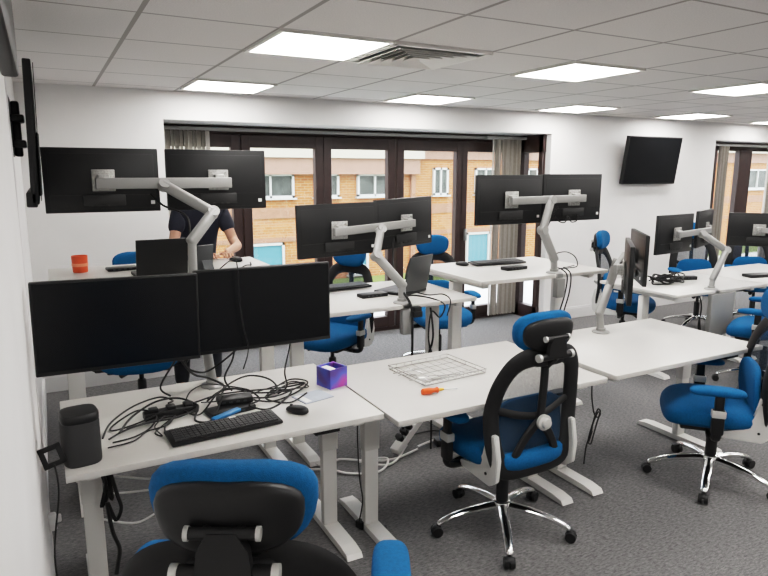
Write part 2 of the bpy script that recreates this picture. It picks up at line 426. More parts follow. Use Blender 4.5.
def fwindow(x0, x1, z0, z1, split=1, m='fwin'):
    mb = MB(); w = .07
    for a, c in ((x0, x0 + w), (x1 - w, x1)): mb.box(((a + c) / 2, -.05, (z0 + z1) / 2 + fz), (w, .1, z1 - z0))
    for a, c in ((z0, z0 + w), (z1 - w, z1)): mb.box(((x0 + x1) / 2, -.05, (a + c) / 2 + fz), (x1 - x0, .1, w))
    for i in range(split): mb.box((x0 + (x1 - x0) * (i + 1) / (split + 1), -.05, (z0 + z1) / 2 + fz), (w * .8, .1, z1 - z0))
    mb.box(((x0 + x1) / 2, -.08, z0 + fz - .02), (x1 - x0 + .1, .16, .05))
    o = mb.build('far_window', 'whiteframe', b, smooth=False)
    MB().box(((x0 + x1) / 2, -.03, (z0 + z1) / 2 + fz), (x1 - x0 - .04, .02, z1 - z0 - .04)).build('far_pane', m, o, smooth=False)
for x0, x1 in ((2.4, 3.9), (5.1, 6.55), (7.2, 8.0), (8.62, 9.85), (11.4, 12.0), (13.1, 14.0), (15.4, 16.3), (18.4, 19.3), (21.5, 22.6), (24.4, 25.5), (28.2, 29.8)):
    fwindow(x0, x1, .95, 1.85 if x0 > 10.6 else 1.66, 1)
for x0, x1 in ((1.6, 2.6), (5.15, 6.2), (8.3, 9.0), (12.8, 13.8), (16.9, 18.2), (20.5, 21.6)):
    fwindow(x0, x1, -1.5, -.36, 0, 'bluepanel')
bz(10.55, 10.7, -1.6, 2.1, -.12, -.02, 'drainpipe', 'sill')
sh = MB()
for i in range(90):
    x = random.uniform(6.6, 11); h = random.uniform(.1, .5)
    sh.cushion((x, random.uniform(12.5, 13.4), -1.6 + h * .5), (.5, .5, h), (1, 1), nu=7, nv=5)
o = sh.build('hedge', 'grass'); tag(o, 'low green hedge on the lawn in front of the brick building', 'hedge'); o['kind'] = 'stuff'

# ------------------------------------------------------------------ chair
def make_chair(label):
    t = thing('office_chair', label, 'office chair', (0, 0, 0), 0, 'blue office chairs')
    s = MB()
    for i in range(5):
        a = 2 * PI * i / 5 + PI / 2; c, sn = math.cos(a), math.sin(a)
        s.tube([(c * .03, sn * .03, .125), (c * .13, sn * .13, .118), (c * .24, sn * .24, .098), (c * .315, sn * .315, .072), (c * .325, sn * .325, .06)], (.026, .015), n=10, sub=4, flat=.75, up=(0, 0, 1))
    s.lathe([(.02, .085), (.045, .09), (.05, .12), (.042, .145), (.03, .15)])
    base = s.build('star_base', 'chrome', t)
    for i in range(5):
        a = 2 * PI * i / 5 + PI / 2; c, sn = math.cos(a), math.sin(a); tx, ty = -sn, c
        w = MB()
        for q in (-1, 1):
            p = Vector((c * .335, sn * .335, .028)); d = Vector((tx, ty, 0)) * q
            w.cyl(p + d * .005, p + d * .024, .028, .025, n=14)
        w.cyl((c * .325, sn * .325, .03), (c * .325, sn * .325, .068), .012, n=10)
        w.cushion((c * .335, sn * .335, .042), (.05, .05, .034), (1, 1), nu=10, nv=6)
        w.build('castor', 'black', base)
    MB().lathe([(.03, .13), (.03, .29), (.026, .30), (.016, .305), (.016, .40), (.03, .405), (.03, .42)]).build('gas_lift', 'black', t)
    s = MB(); s.box((0, -.02, .425), (.16, .26, .05), bev=.012); s.box((0, 0, .42), (.40, .40, .03), bev=.01)
    s.tube([(.06, .02, .42), (.2, .03, .41), (.26, .03, .395)], .008); s.tube([(-.06, .06, .42), (-.2, .07, .41), (-.25, .07, .40)], .008)
    s.cushion((.27, .03, .39), (.05, .03, .02), nu=10, nv=6); s.cyl((.06, .1, .40), (.12, .16, .385), .02, n=10)
    s.build('mechanism', 'black', t)
    def sf(v):
        y = v.y / .26; x = v.x / .265
        v.z += -.035 * max(0, y - .35) ** 2 * 2 + .012 * x * x - .008 * (1 - x * x) * (1 - y * y)
        v.x *= 1 - .10 * max(0, -y); return v
    MB().cushion((0, .02, .480), (.53, .52, .13), (.55, .6), fn=sf, nu=36, nv=16).build('seat', 'blue', t)
    # back
    def by(z, x):
        q = (z - .5)
        return -.215 - .06 * q - .10 * q * q - .035 * math.sin(min(1, max(0, q / .5)) * PI) * -1 + .30 * x * x
    def P(x, z): return (x, by(z, x), z)
    half = [(0, .440), (.09, .440), (.168, .455), (.208, .53), (.224, .63), (.228, .73), (.212, .83), (.182, .91), (.145, .955), (.09, .975), (0, .978)]
    loop = half + [(-x, z) for x, z in half[-2:0:-1]]
    fr = MB(); fr.tube([P(*q) for q in loop], .044, n=12, sub=4, closed=True, flat=.36, up=(0, 1, 0))
    fr.tube([P(0, .96), (0, by(.87, 0) - .03, .87), (0, by(.77, 0) - .045, .77), (0, by(.67, 0) - .045, .67)], .022, n=8, flat=.6, up=(0, 1, 0))
    for q in (-1, 1): fr.tube([(0, by(.67, 0) - .04, .67), (q * .06, by(.61, .06) - .03, .605), (q * .11, by(.52, .11) - .01, .52), P(q * .13, .45)], .022, n=8, flat=.6, up=(0, 1, 0))
    fr.tube([P(-.205, .735), (-.1, by(.705, .1) - .01, .70), (0, by(.695, 0) - .03, .69), (.1, by(.705, .1) - .01, .70), P(.205, .735)], .018, n=8, flat=.5, up=(0, 1, 0))
    fr.cushion((0, by(.965, 0) - .01, .965), (.17, .05, .06), nu=14, nv=8)
    bf = fr.build('back_frame', 'black_soft', t)
    MB().lathe([(.018, 0), (.034, .004), (.036, .022), (.024, .026), (.022, .04), (.012, .044)], mtx=Matrix.Translation((0, by(.67, 0) - .055, .67)) @ Matrix.Rotation(R(90), 4, 'X')).build('lumbar_knob', 'silver', bf)
    MB().cushion((0, by(.94, 0) - .035, .945), (.055, .014, .02), (.9, .9), nu=14, nv=8).build('badge', 'silver', bf)
    g = MB(); N = 12
    for part in (0,):
        rows = []
        zs = [.45 + (.968 - .45) * i / N for i in range(N + 1)]
        hp = catmull([(x, z, 0) for x, z in half], 6)
        for z in zs:
            w = max((p.x for p in hp if abs(p.y - z) < .03), default=.05)
            rows.append([g.bm.verts.new((w * (2 * k / N - 1), by(z, w * (2 * k / N - 1)) + .004, z)) for k in range(N + 1)])
        for A, B in zip(rows, rows[1:]):
            for k in range(N): g.bm.faces.new((A[k], A[k + 1], B[k + 1], B[k]))
    g.build('back_mesh', 'mesh', t)
    def lf(v):
        v.y += by(.60 + v.z, v.x) - by(.60, 0); v.x *= 1 - .5 * max(0, v.z - .05); return v
    MB().cushion((0, by(.60, 0) + .034, .60), (.40, .045, .33), (.5, .5), fn=lf, nu=32, nv=16).build('lumbar_cushion', 'blue', t)
    for q in (-1, 1):
        s = MB(); x = q * .236
        s.prism([(x, -.222, .63), (x, -.165, .63), (x, -.145, .52), (x, -.11, .455), (x, .03, .425), (x, .03, .395), (x, -.19, .385), (x, -.235, .42), (x, -.245, .52)], (-q * .026, 0, 0))
        bmesh.ops.bevel(s.bm, geom=s.bm.edges[:], offset=.004, segments=2, affect='EDGES')
        br = s.build('side_bracket', 'bracket', t)
        for yy, zz in ((-.175, .60), (-.17, .44)): MB().cyl((x + q * .001, yy, zz), (x + q * .005, yy, zz), .007, n=10).build('bolt', 'black', br)
        a = MB(); ax = q * .305
        a.tube([(q * .16, .04, .40), (q * .26, .04, .40), (ax - q * .004, .04, .415), (ax, .04, .455)], .024, n=8, sub=4, flat=.7)
        a.box((ax, .04, .505), (.036, .062, .14), bev=.01); a.box((ax, .04, .61), (.026, .046, .10), bev=.008)
        ao = a.build('armrest', 'black', t)
        MB().box((ax, .04, .55), (.042, .068, .04), bev=.006).build('collar', 'silver', ao)
        def af(v): v.z -= .25 * v.y * v.y; return v
        MB().cushion((ax - q * .01, .05, .668), (.095, .27, .045), (.6, .7), fn=af).build('arm_pad', 'blue', ao)
    # head rest
    tilt = Matrix.Translation((0, -.265, 1.078)) @ Matrix.Rotation(R(6), 4, 'X')
    def hf(v):
        v.y += 1.3 * v.x * v.x; v.x *= 1 + .75 * v.z
        return v
    hr = MB().cushion((0, .012, 0), (.31, .075, .185), (.62, .75), mtx=tilt, fn=hf).build('headrest', 'blue', t)
    MB().cushion((0, -.020, 0), (.27, .05, .145), (.55, .75), mtx=tilt, fn=hf).build('headrest_shell', 'black', hr)
    s = MB(); yb = -.32
    s.cyl((-.062, yb, 1.068), (.062, yb, 1.068), .011, n=10); s.cyl((-.085, yb + .005, .988), (.085, yb + .005, .988), .016, n=12)
    s.prism([(-.05, yb - .012, 0.99), (.05, yb - .012, 0.99), (.045, yb - .012, 1.038), (.025, yb - .012, 1.073), (-.025, yb - .012, 1.073), (-.045, yb - .012, 1.038)], (0, .022, 0))
    s.tube([(0, yb + .005, .988), (0, yb + .02, .97), (0, by(.94, 0) - .01, .93)], .02, n=8)
    s.cyl((-.03, yb, 1.068), (-.03, -.285, 1.068), .01, n=8); s.cyl((.03, yb, 1.068), (.03, -.285, 1.068), .01, n=8)
    s.build('headrest_mount', 'black', hr)
    for q in (-1, 1):
        MB().cyl((q * .082, yb + .005, .988), (q * .096, yb + .005, .988), .0175, n=14).build('knob', 'silver', hr)
        MB().cyl((q * .058, yb, 1.068), (q * .066, yb, 1.068), .013, n=12).build('knob', 'silver', hr)
    return t
chair0 = make_chair('blue office chair in the near left foreground, only headrest and armrests in picture')
def lifted(c, star=0, lift=0., arms=0.):
    """seat height and arm height are adjusted chair by chair; the base stays on the floor"""
    for ch in c.children:
        k = ch.name.split('.')[0]
        if k == 'star_base': ch.rotation_euler = (0, 0, R(star))
        elif k != 'gas_lift': ch.location.z = lift + (arms if k == 'armrest' else 0)
    return c
CH = 'blue office chairs'
def put(loc, rz, label, star=0, lift=0.): return lifted(dup(chair0, (*loc, 0), R(rz), label, CH), star, lift)
put((1.868, 2.262), 0, 'blue office chair seen whole from behind, at the desk with the wire tray', 4, -.022)
put((3.25, 2.11), 44, 'blue office chair cut by the right picture edge beside the empty white desk', -67, -.05)
put((.50, 4.55), 170, 'blue office chair behind the far left raised desk, mostly hidden by the black screens', 12)
put((1.90, 4.42), 118, 'blue office chair turned sideways behind the low desk with open laptop', 30)
put((3.02, 4.62), 165, 'blue office chair behind desks, its round headrest right of the laptop', 20)
put((4.92, 4.24), -152, 'blue office chair side-on against the white wall between the two desk clusters', 8)
put((6.38, 4.48), 150, 'blue mesh office chair facing us behind the right desk with cable pile', 25)
put((7.15, 4.32), 148, 'blue office chair behind the black monitor at right picture edge', 50)
put((5.10, 2.94), 25, 'blue office chair at right picture edge tucked near the right desk', 15)

chair0.location = (.372, 1.285, 0); chair0.rotation_euler = (0, 0, R(-28)); lifted(chair0, 0, .06, .068)

# ------------------------------------------------------------------ desks
def desk(label, x0, x1, y0, y1, z, footy, rz=0., user=-1):
    cx, cy = (x0 + x1) / 2, (y0 + y1) / 2; w, d = x1 - x0, y1 - y0
    t = thing('sit_stand_desk', label, 'desk', (cx, cy, 0), rz, 'white sit-stand desks')
    MB().box((0, 0, z - .0125), (w, d, .025), bev=.002).build('desktop', 'desk', t)
    fr = MB(); fy = footy - cy
    fr.box((0, fy - .03, z - .05), (w - .26, .05, .035), bev=.003); fr.box((0, fy + .03, z - .05), (w - .26, .05, .035), bev=.003)
    for sx in (-1, 1): fr.box((sx * (w / 2 - .085), 0, z - .045), (.05, d - .14, .038), bev=.004)
    fr.build('under_frame', 'desk_leg', t)
    for sx in (-1, 1):
        x = sx * (w / 2 - .085)
        lg = MB().box((x, fy, (z - .07 + .42) / 2), (.082, .052, z - .07 - .42), bev=.005).box((x, fy, .23), (.072, .043, .40), bev=.005).build('leg', 'desk_leg', t)
        MB().prism([(x - .038, fy - .30, .004), (x - .038, fy - .285, .026), (x - .038, fy - .22, .036), (x - .038, fy + .22, .036), (x - .038, fy + .285, .026), (x - .038, fy + .30, .004)], (.076, 0, 0)).build('foot', 'desk_leg', lg, smooth=False)
    u = MB(); u.box((w / 2 - .25, (d / 2 - .05) * user, z - .038), (.11, .06, .022), bev=.004)
    u.build('height_control', 'black', t)
    return t
ZA = .73
desk('white desk nearest the left wall with grey speaker, keyboard and tangled cables on it', -.015, 1.195, 2.235, 3.035, ZA, 2.65)
desk('white desk in the front middle with wire tray and screwdriver on it', 1.205, 2.40, 2.13, 2.92, ZA, 2.56)
desk('white desk in front row at right, empty apart from a side-on screen arm', 2.45, 3.66, 2.12, 2.91, ZA + .005, 2.56)
ZD, ZF, ZE, ZG = .95, 1.05, 1.165, .75
desk('white raised desk at far left with orange tub and black laptop', -.015, 1.205, 3.24, 4.20, ZE, 3.62, user=1)
desk('white desk in the middle row with grey laptop, lower than its neighbours', 1.22, 2.385, 3.21, 4.0, ZD, 3.6, user=1)
desk('white raised desk in the middle row below the monitors by the wall', 2.405, 3.52, 3.19, 3.99, ZF, 3.6, user=1)
desk('white desk at right with black cable pile, nearest the wall television', 4.46, 5.66, 3.31, 4.13, ZG, 3.7, user=1)
desk('white desk cut by the right picture edge beyond the cable pile desk', 5.675, 6.87, 3.31, 4.13, ZG, 3.7, user=1)

# ------------------------------------------------------------------ monitors and arms
def make_monitor(label):
    t = thing('monitor', label, 'monitor', (0, 0, 0), 0, 'black desk monitors')
    MB().box((0, .004, 0), (.548, .026, .326), bev=.004).box((0, .0155, -.005), (.50, .006, .28), bev=.0028).build('housing', 'mon_back', t)
    MB().box((0, -.0095, .004), (.534, .002, .305)).build('screen', 'screen', t, smooth=False)
    s = MB(); s.box((0, .029, -.10), (.20, .006, .055), bev=.002); s.box((0, .0305, -.075), (.50, .002, .003))
    for x in (-.05, -.02, .025, .06): s.box((x, .031, -.128), (.016, .005, .008))
    s.build('port_recess', 'mon_trim', t)
    s = MB(); s.box((-.235, .0275, -.115), (.02, .001, .018)); s.build('sticker', 'sticker', t, smooth=False)
    return t
mon0 = None
def monitor(label, loc, rz, roll=0., pitch=0., sc=1.):
    global mon0
    if mon0 is None:
        mon0 = o = make_monitor(label); o.location = loc
    else: o = dup(mon0, loc, 0, label, 'black desk monitors')
    o.rotation_euler = (pitch, roll, rz); o.scale = (sc, sc, sc)
    return o

def arm(label, base, pole_top, elbow, top, bar0, bar1, plates, drop=.13, dropw=.07, bar_h=.05, dropx=0.):
    """plates: list of (centre, normal) of the steel plates on the screens' backs."""
    b = Vector(base); t = thing('monitor_stand', label, 'monitor stand', base, 0, 'twin monitor stands')
    L = lambda p: tuple(Vector(p) - b)
    MB().lathe([(.055, 0), (.055, .006), (.048, .012), (.03, .014), (.03, .03)]).build('base', 'arm', t)
    if drop:
        s = MB(); s.box((dropx, -.055, -drop / 2 - .03), (dropw, .045, drop), bev=.004); s.box((0, -.05, -.01), (.06, .02, .03), bev=.003)
        s.build('clamp', 'arm', t)
    pt = Vector(L(pole_top)); el = Vector(L(elbow)); tp = Vector(L(top))
    MB().cyl((0, 0, .01), pt, .024, .022, n=14).build('pole', 'arm', t)
    MB().bar(pt, el, .046, .056, bev=.016, ext=.024).build('lower_arm', 'arm', t)
    MB().bar(el, tp, .044, .056, bev=.016, ext=.02).build('upper_arm', 'arm', t)
    d = (tp - el).normalized(); n = d.cross(Vector((pt - el)).normalized())
    n = n.normalized() if n.length > .05 else Vector((0, 1, 0))
    for p, r in ((el, .03), (tp, .028)): MB().cyl(p - n * .026, p + n * .026, r, n=18).build('joint', 'arm', t)
    B0, B1 = Vector(L(bar0)), Vector(L(bar1))
    cb = MB().bar(B0, B1, .03, bar_h, bev=.004).build('crossbar', 'arm', t)
    for c, nrm in plates:
        c = Vector(L(c)); n = Vector(nrm).normalized(); side = n.cross(Vector((0, 0, 1))).normalized()
        m = Matrix(((side.x, n.x, 0, c.x), (side.y, n.y, 0, c.y), (side.z, n.z, 1, c.z), (0, 0, 0, 1)))
        s = MB(); s.box((0, 0, 0), (.11, .006, .11), bev=.003, mtx=m)
        s.box((0, .018, 0), (.055, .036, .06), bev=.006, mtx=m)
        for q in (-1, 1):
            for w in (-1, 1): s.cyl(m @ Vector((q * .04, .002, w * .04)), m @ Vector((q * .04, .008, w * .04)), .006, n=8)
        s.build('mounting_plate', 'plate', t)
    return t
def nrm(rz):  # direction of the back of a monitor with this rotation
    return Vector((-math.sin(rz), math.cos(rz), 0))
def mon_back(loc, rz, off=.032): return tuple(Vector(loc) + nrm(rz) * off)
# front left desk: screens towards us
LA, RA = (.212, 2.50, 1.178), (.784, 2.527, 1.178)
monitor('black monitor in front row at left, screen facing us, left of the pair', LA, 0, roll=R(.8), sc=1.055)
monitor('black monitor in front row, screen facing us, right of the pair', RA, 0, sc=1.06)
arm('pale jointed monitor stand behind the two black front screens', (.635, 2.93, ZA), (.60, 2.93, 1.06), (.64, 2.80, 1.16), (.51, 2.63, 1.178), (.2, 2.565, 1.178), (.82, 2.565, 1.178),
    [(mon_back(LA, 0), nrm(0)), (mon_back(RA, 0), nrm(0))], drop=.1)
# raised desk far left
LE, RE = (.276, 3.60, 1.690), (.862, 3.60, 1.690)
monitor('black monitor back at far left, left one of the highest pair', LE, PI)
monitor('black monitor back, right one of the highest pair, in front of the left window panes', RE, PI)
arm('pale jointed monitor stand holding the highest pair of monitors at far left', (.645, 3.31, ZE), (.655, 3.33, 1.385), (.79, 3.42, 1.52), (.56, 3.50, 1.665), (.235, 3.535, 1.675), (.925, 3.535, 1.675),
    [(mon_back(LE, PI), nrm(PI)), (mon_back(RE, PI), nrm(PI))], drop=.1, bar_h=.056)
# middle desk
a1, a2 = R(182), R(197)
LD, RD = (1.592, 3.60, 1.380), (2.12, 3.70, 1.40)
monitor('black monitor back over the lower middle desk, left of its pair', LD, a1, roll=R(1.2))
monitor('black monitor back over the lower middle desk, right of its pair above the laptop', RD, a2, roll=R(1.5))
arm('pale jointed monitor stand with cables on the lower middle desk', (1.87, 3.27, ZD), (1.875, 3.28, 1.06), (1.75, 3.38, 1.235), (1.84, 3.49, 1.378), (1.54, 3.535, 1.372), (2.17, 3.635, 1.40),
    [(mon_back(LD, a1), nrm(a1)), (mon_back(RD, a2), nrm(a2))], drop=.15)
# raised desk by the wall
LF, RF = (2.735, 3.36, 1.553), (3.292, 3.36, 1.558)
monitor('black monitor back over the raised middle desk, left one in front of window glass', LF, PI)
monitor('black monitor back over the raised middle desk, right one against white wall', RF, PI)
arm('pale jointed monitor stand with hanging cables on the raised middle desk', (3.06, 3.245, ZF), (3.055, 3.245, 1.15), (2.945, 3.25, 1.35), (3.04, 3.285, 1.55), (2.70, 3.293, 1.548), (3.36, 3.293, 1.555),
    [(mon_back(LF, PI), nrm(PI)), (mon_back(RF, PI), nrm(PI))], drop=.13)
# empty front right desk: pair seen edge-on
ac = R(44)
LC, RC = (2.985, 2.55, 1.175), (3.50, 2.915, 1.18)
monitor('dark monitor seen edge-on above the empty desk, nearer of its pair', LC, ac)
monitor('dark monitor turned away above the empty desk, farther of its pair', RC, ac + R(6))
arm('pale jointed monitor stand on the empty front right desk', (3.05, 2.79, ZA + .005), (3.04, 2.80, .86), (3.18, 2.86, 1.02), (3.16, 2.80, 1.17), (2.93, 2.60, 1.175), (3.44, 2.985, 1.18),
    [(mon_back(LC, ac), nrm(ac)), (mon_back(RC, ac), nrm(ac))], drop=0)
# right cluster
g1, g2 = R(188), R(203)
LG, RG = (4.68, 3.56, 1.222), (5.26, 3.70, 1.238)
monitor('black monitor back on the cable pile desk at right, nearer of its pair', LG, g1)
monitor('greyish monitor back on the cable pile desk at right, farther narrow-looking one', RG, g2)
arm('pale jointed monitor stand on the right desk beside the cable pile', (4.97, 3.37, ZG), (4.985, 3.375, .84), (5.17, 3.40, 1.07), (5.0, 3.52, 1.21), (4.62, 3.475, 1.222), (5.22, 3.60, 1.228),
    [(mon_back(LG, g1), nrm(g1)), (mon_back(RG, g2), nrm(g2))], drop=.36, dropw=.30, dropx=.07)
gh = R(180 - 48)
LH = (6.16, 3.74, 1.18); RH = (6.52, 3.34, 1.18)
monitor('black monitor back at the right picture edge in front of window', LH, gh)
nh = nrm(gh); bh = Vector(LH) + nh * .085
arm('pale jointed monitor stand on the desk cut by the right picture edge', (6.35, 3.42, ZG), (6.35, 3.42, .9), (6.5, 3.38, 1.05), tuple(Vector((bh.x + .2, bh.y - .222, 1.17))), tuple(bh - Vector((.0, 0, 0))), tuple(bh + Vector((.37, -.41, 0))),
    [(mon_back(LH, gh), nh)], drop=.1)

# ------------------------------------------------------------------ televisions and wall fittings
t = thing('television', 'black flat television tilted down on the white far wall at right', 'television', (6.55, D - .12, 1.872), 0)
m = Matrix.Rotation(R(7), 4, 'X')
MB().box((0, 0, 0), (.93, .05, .565), bev=.006, mtx=m).build('housing', 'black', t)
MB().box((0, -.0265, .004), (.905, .003, .535), mtx=m).build('screen', 'screen', t, smooth=False)
MB().box((0, .07, 0), (.3, .095, .2), bev=.006).build('wall_mount', 'black', t)
t = thing('television', 'black flat television seen edge-on on the left wall', 'television', (-.024, 3.33, 1.885), R(-90))
m = Matrix.Rotation(R(1.5), 4, 'X')
MB().box((0, 0, 0), (.86, .03, .56), bev=.005, mtx=m).box((.0, -.012, -.12), (.6, .03, .26), bev=.008, mtx=m).box((0, .012, -.262), (.86, .04, .06), bev=.006, mtx=m).build('housing', 'black', t)
MB().box((0, -.0215, 0), (.88, .003, .53), mtx=m).build('screen', 'screen', t, smooth=False)
s = MB(); s.box((-.28, .05, .02), (.06, .03, .22), bev=.008); s.box((-.28, .075, .03), (.22, .015, .24), bev=.006); s.box((-.3, .045, .06), (.1, .05, .03), bev=.006); s.box((-.3, .045, -.04), (.1, .05, .03), bev=.006)
s.build('wall_mount', 'black', t)
bpy.data.objects[t.name].rotation_euler = (0, 0, R(90))
o = MB().box((-.062, 1.7, 2.185), (.05, 1.4, .31), bev=.01).build('wall_bar', 'black'); tag(o, 'long black fitting high on the left wall at the top left corner', 'wall fitting')
# black steel mounting plate left of the front desk
s = MB()
for q in (-1, 1): s.box((q * .028, 0, 0), (.018, .006, .075), bev=.003); s.box((0, 0, q * .028), (.075, .006, .018), bev=.003)
o = s.build('adapter_plate', 'black'); o.location = (-.05, 2.30, .785); o.rotation_euler = (R(-12), R(-18), R(-8)); tag(o, 'square black plate with round hole hanging at the left end of front desk', 'mounting plate')
o = MB().box((-.08, 2.72, .33), (.03, .04, .07), bev=.008).box((-.062, 2.72, .34), (.03, .025, .03), bev=.006).build('wall_socket_box', 'white_gloss'); tag(o, 'small white socket box low on the left wall under the front desk', 'socket')

# ------------------------------------------------------------------ desk things
def cable(label, pts, r=.0035, m='cable', sub=8, name='cable', group=None):
    o = MB().tube(pts, r, n=6, sub=sub).build(name, m); tag(o, label, 'cable', group); return o

# speaker
t = thing('speaker', 'dark grey upright speaker at the left end of the front desk', 'speaker', (.043, 2.345, ZA), R(6))
prof = [(.056, 0), (.060, .004), (.062, .012), (.062, .150), (.060, .156)]
MB().lathe(prof, n=32, pw=3.4).build('body', 'speaker', t)
MB().lathe([(.060, .1565), (.062, .160), (.062, .180), (.057, .187), (.03, .1885)], n=32, pw=3.4).build('top_cap', 'black', t)

def keyboard(label, loc, rz, w=.44, d=.135, sticker=False, tilt=3):
    t = thing('keyboard', label, 'keyboard', loc, rz, 'black keyboards')
    m = Matrix.Rotation(R(tilt), 4, 'X')
    MB().box((0, 0, .014), (w, d, .014), bev=.005, mtx=m).build('case', 'black', t)
    s = MB(); ny = 6; nx = 21
    for j in range(ny):
        for i in range(nx):
            if i in (15, 17) and False: continue
            x = -w / 2 + .016 + (w - .032) * (i + .5) / nx; y = -d / 2 + .012 + (d - .024) * (j + .5) / ny
            s.box((x, y, .0235), ((w - .032) / nx - .003, (d - .024) / ny - .003, .006), mtx=m)
    o = s.build('keys', 'key', t, smooth=False)
    if sticker: MB().box((.045, .045, .0275), (.028, .011, .001), mtx=m).build('sticker', 'sticker', t, smooth=False)
    return t
def mouse(label, loc, rz):
    t = thing('mouse', label, 'mouse', loc, rz, 'black mice')
    def mf(v):
        if v.z < 0: v.z *= .45
        v.z *= 1 - .25 * (v.y / .055); return v
    MB().cushion((0, 0, .009), (.062, .11, .042), (.85, .8), fn=mf).build('body', 'black', t)
    MB().cyl((-.004, .032, .024), (.004, .032, .024), .007, n=10).build('wheel', 'key', t)
    return t
keyboard('black keyboard with small white sticker on the cluttered front desk', (.555, 2.375, ZA), R(4), sticker=True)
mouse('black mouse right of the keyboard on the cluttered front desk', (.875, 2.42, ZA), R(30))
keyboard('black keyboard on the lower middle desk behind the monitor arm', (1.72, 3.87, ZD), R(4), tilt=2)
keyboard('black keyboard on the raised middle desk below the twin monitors', (2.98, 3.77, ZF), R(-4), tilt=2)
mouse('black mouse left of the keyboard on the raised middle desk', (2.70, 3.83, ZF), R(20))
mouse('black mouse at the right end of the far left raised desk', (1.06, 4.02, ZE), R(20))

def dock(label, loc, rz, size=(.17, .075, .025)):
    t = thing('docking_station', label, 'docking station', loc, rz)
    MB().box((0, 0, size[2] / 2), size, bev=.006).build('case', 'black', t)
    s = MB()
    for x in (-.05, -.02, .01, .04): s.box((x, -size[1] / 2 - .0005, size[2] * .5), (.014, .002, .007))
    s.build('ports', 'grey_lid', t, smooth=False)
    return t
dock('flat black docking station on the lower middle desk beside arm base', (1.80, 3.53, ZD), R(4), (.19, .08, .025))
dock('flat black docking station on the raised middle desk beside arm base', (2.92, 3.50, ZF), R(3), (.19, .08, .025))
dock('black docking box stacked on another among cables on the front desk', (.655, 2.60, ZA + .024), R(-6), (.15, .07, .028))
dock('black docking box lying under another among cables on the front desk', (.625, 2.56, ZA), R(10), (.20, .09, .024))
dock('flat black adapter beyond the black cable pile on the right desk', (5.22, 3.80, ZG), R(-25), (.19, .06, .035))
dock('flat black device on the desk at the right picture edge', (5.98, 3.58, ZG), R(-15), (.28, .12, .03))
dock('flat black device at the left of the black laptop on the raised far left desk', (.37, 3.97, ZE), R(5), (.17, .09, .018))
# extension block on the front desk
t = thing('power_strip', 'black multi-socket power block among cables on the front desk', 'power strip', (.395, 2.635, ZA), R(4))
MB().box((0, 0, .016), (.22, .055, .032), bev=.006).build('case', 'black', t)
for i in range(3): MB().box((-.07 + i * .07, 0, .038), (.036, .040, .016), bev=.005).build('plug', 'black', t)
o = MB().box((.59, 2.487, ZA + .020), (.13, .034, .014), (0, R(-5), R(20)), bev=.006).box((.55, 2.475, ZA + .012), (.03, .03, .018), bev=.004).build('blue_clip', 'bluething'); tag(o, 'bright blue plastic clip lying behind the black keyboard', 'clip')
t = thing('paper_sheet', 'pale blue-grey booklet beside the mouse on the front desk', 'booklet', (1.0, 2.56, ZA), R(12))
MB().box((0, 0, .0025), (.15, .12, .004)).build('cover', 'paper', t, smooth=False)
MB().box((-.052, 0, .005), (.03, .10, .001)).build('spine_strip', 'sticker', t, smooth=False)
# purple and blue cube box with open top
t = thing('pen_cube', 'purple and blue cube box standing behind the booklet on the front desk', 'box', (1.145, 2.675, ZA), R(16))
s = MB(); w = .104; h = .094
for q in (-1, 1): s.box((q * (w / 2 - .003), 0, h / 2), (.006, w, h)); s.box((0, q * (w / 2 - .003), h / 2), (w - .012, .006, h))
s.box((0, 0, .004), (w - .012, w - .012, .008))
s.build('carton', 'cubebox', t, smooth=False)
MB().box((-.02, .01, h - .012), (.05, .07, .01), bev=.003).build('white_insert', 'sticker', t)
# orange tub
t = thing('orange_tub', 'orange tub standing near the back left corner of the raised desk', 'tub', (.150, 3.99, ZE))
s = MB(); s.lathe([(.038, 0), (.040, .004), (.043, .085), (.043, .095), (.039, .095), (.037, .02)], n=28); s.build('tub', 'orange', t)
MB().lathe([(.0425, .035), (.0435, .036), (.0438, .052), (.0428, .053)], n=28).build('pale_band', mat('band_orange', (.85, .28, .15), .5), t)
# laptops
def laptop(label, loc, rz, lid, ang=18, w=.33, d=.225):
    t = thing('laptop', label, 'laptop', loc, rz)
    MB().box((0, 0, .009), (w, d, .018), bev=.004).build('base', 'black', t)
    MB().box((0, .02, .0185), (w - .04, .10, .002)).build('keyboard', 'key', t, smooth=False)
    m = Matrix.Translation((0, d / 2 - .004, .018)) @ Matrix.Rotation(R(-ang), 4, 'X')
    l = MB().box((0, 0, d / 2), (w, .009, d), bev=.003, mtx=m).build('lid', lid, t)
    MB().box((0, -.0055, d / 2), (w - .02, .001, d - .03), mtx=m).build('screen', 'screen', l, smooth=False)
    return t
laptop('open black laptop with its lid towards us on the far left raised desk', (.535, 3.68, ZE), R(182), 'mon_back', ang=12, w=.27, d=.2)
t = thing('tablet', 'dark grey tablet propped upright right of the stand pole on the far left raised desk', 'tablet', (.735, 3.46, ZE), R(200))
m = Matrix.Translation((0, 0, .004)) @ Matrix.Rotation(R(-8), 4, 'X')
MB().box((0, 0, .09), (.10, .009, .18), bev=.003, mtx=m).build('shell', 'grey_lid', t)
MB().box((0, -.005, .09), (.088, .001, .165), mtx=m).build('screen', 'screen', t, smooth=False)
MB().prism([(-.03, .03, .10), (.03, .03, .10), (.03, .075, .002), (-.03, .075, .002)], (0, .003, 0)).build('kickstand', 'grey_lid', t)
laptop('open grey laptop with its lid towards us on the lower middle desk', (2.045, 3.60, ZD), R(206), 'grey_lid', ang=12, w=.27, d=.24)

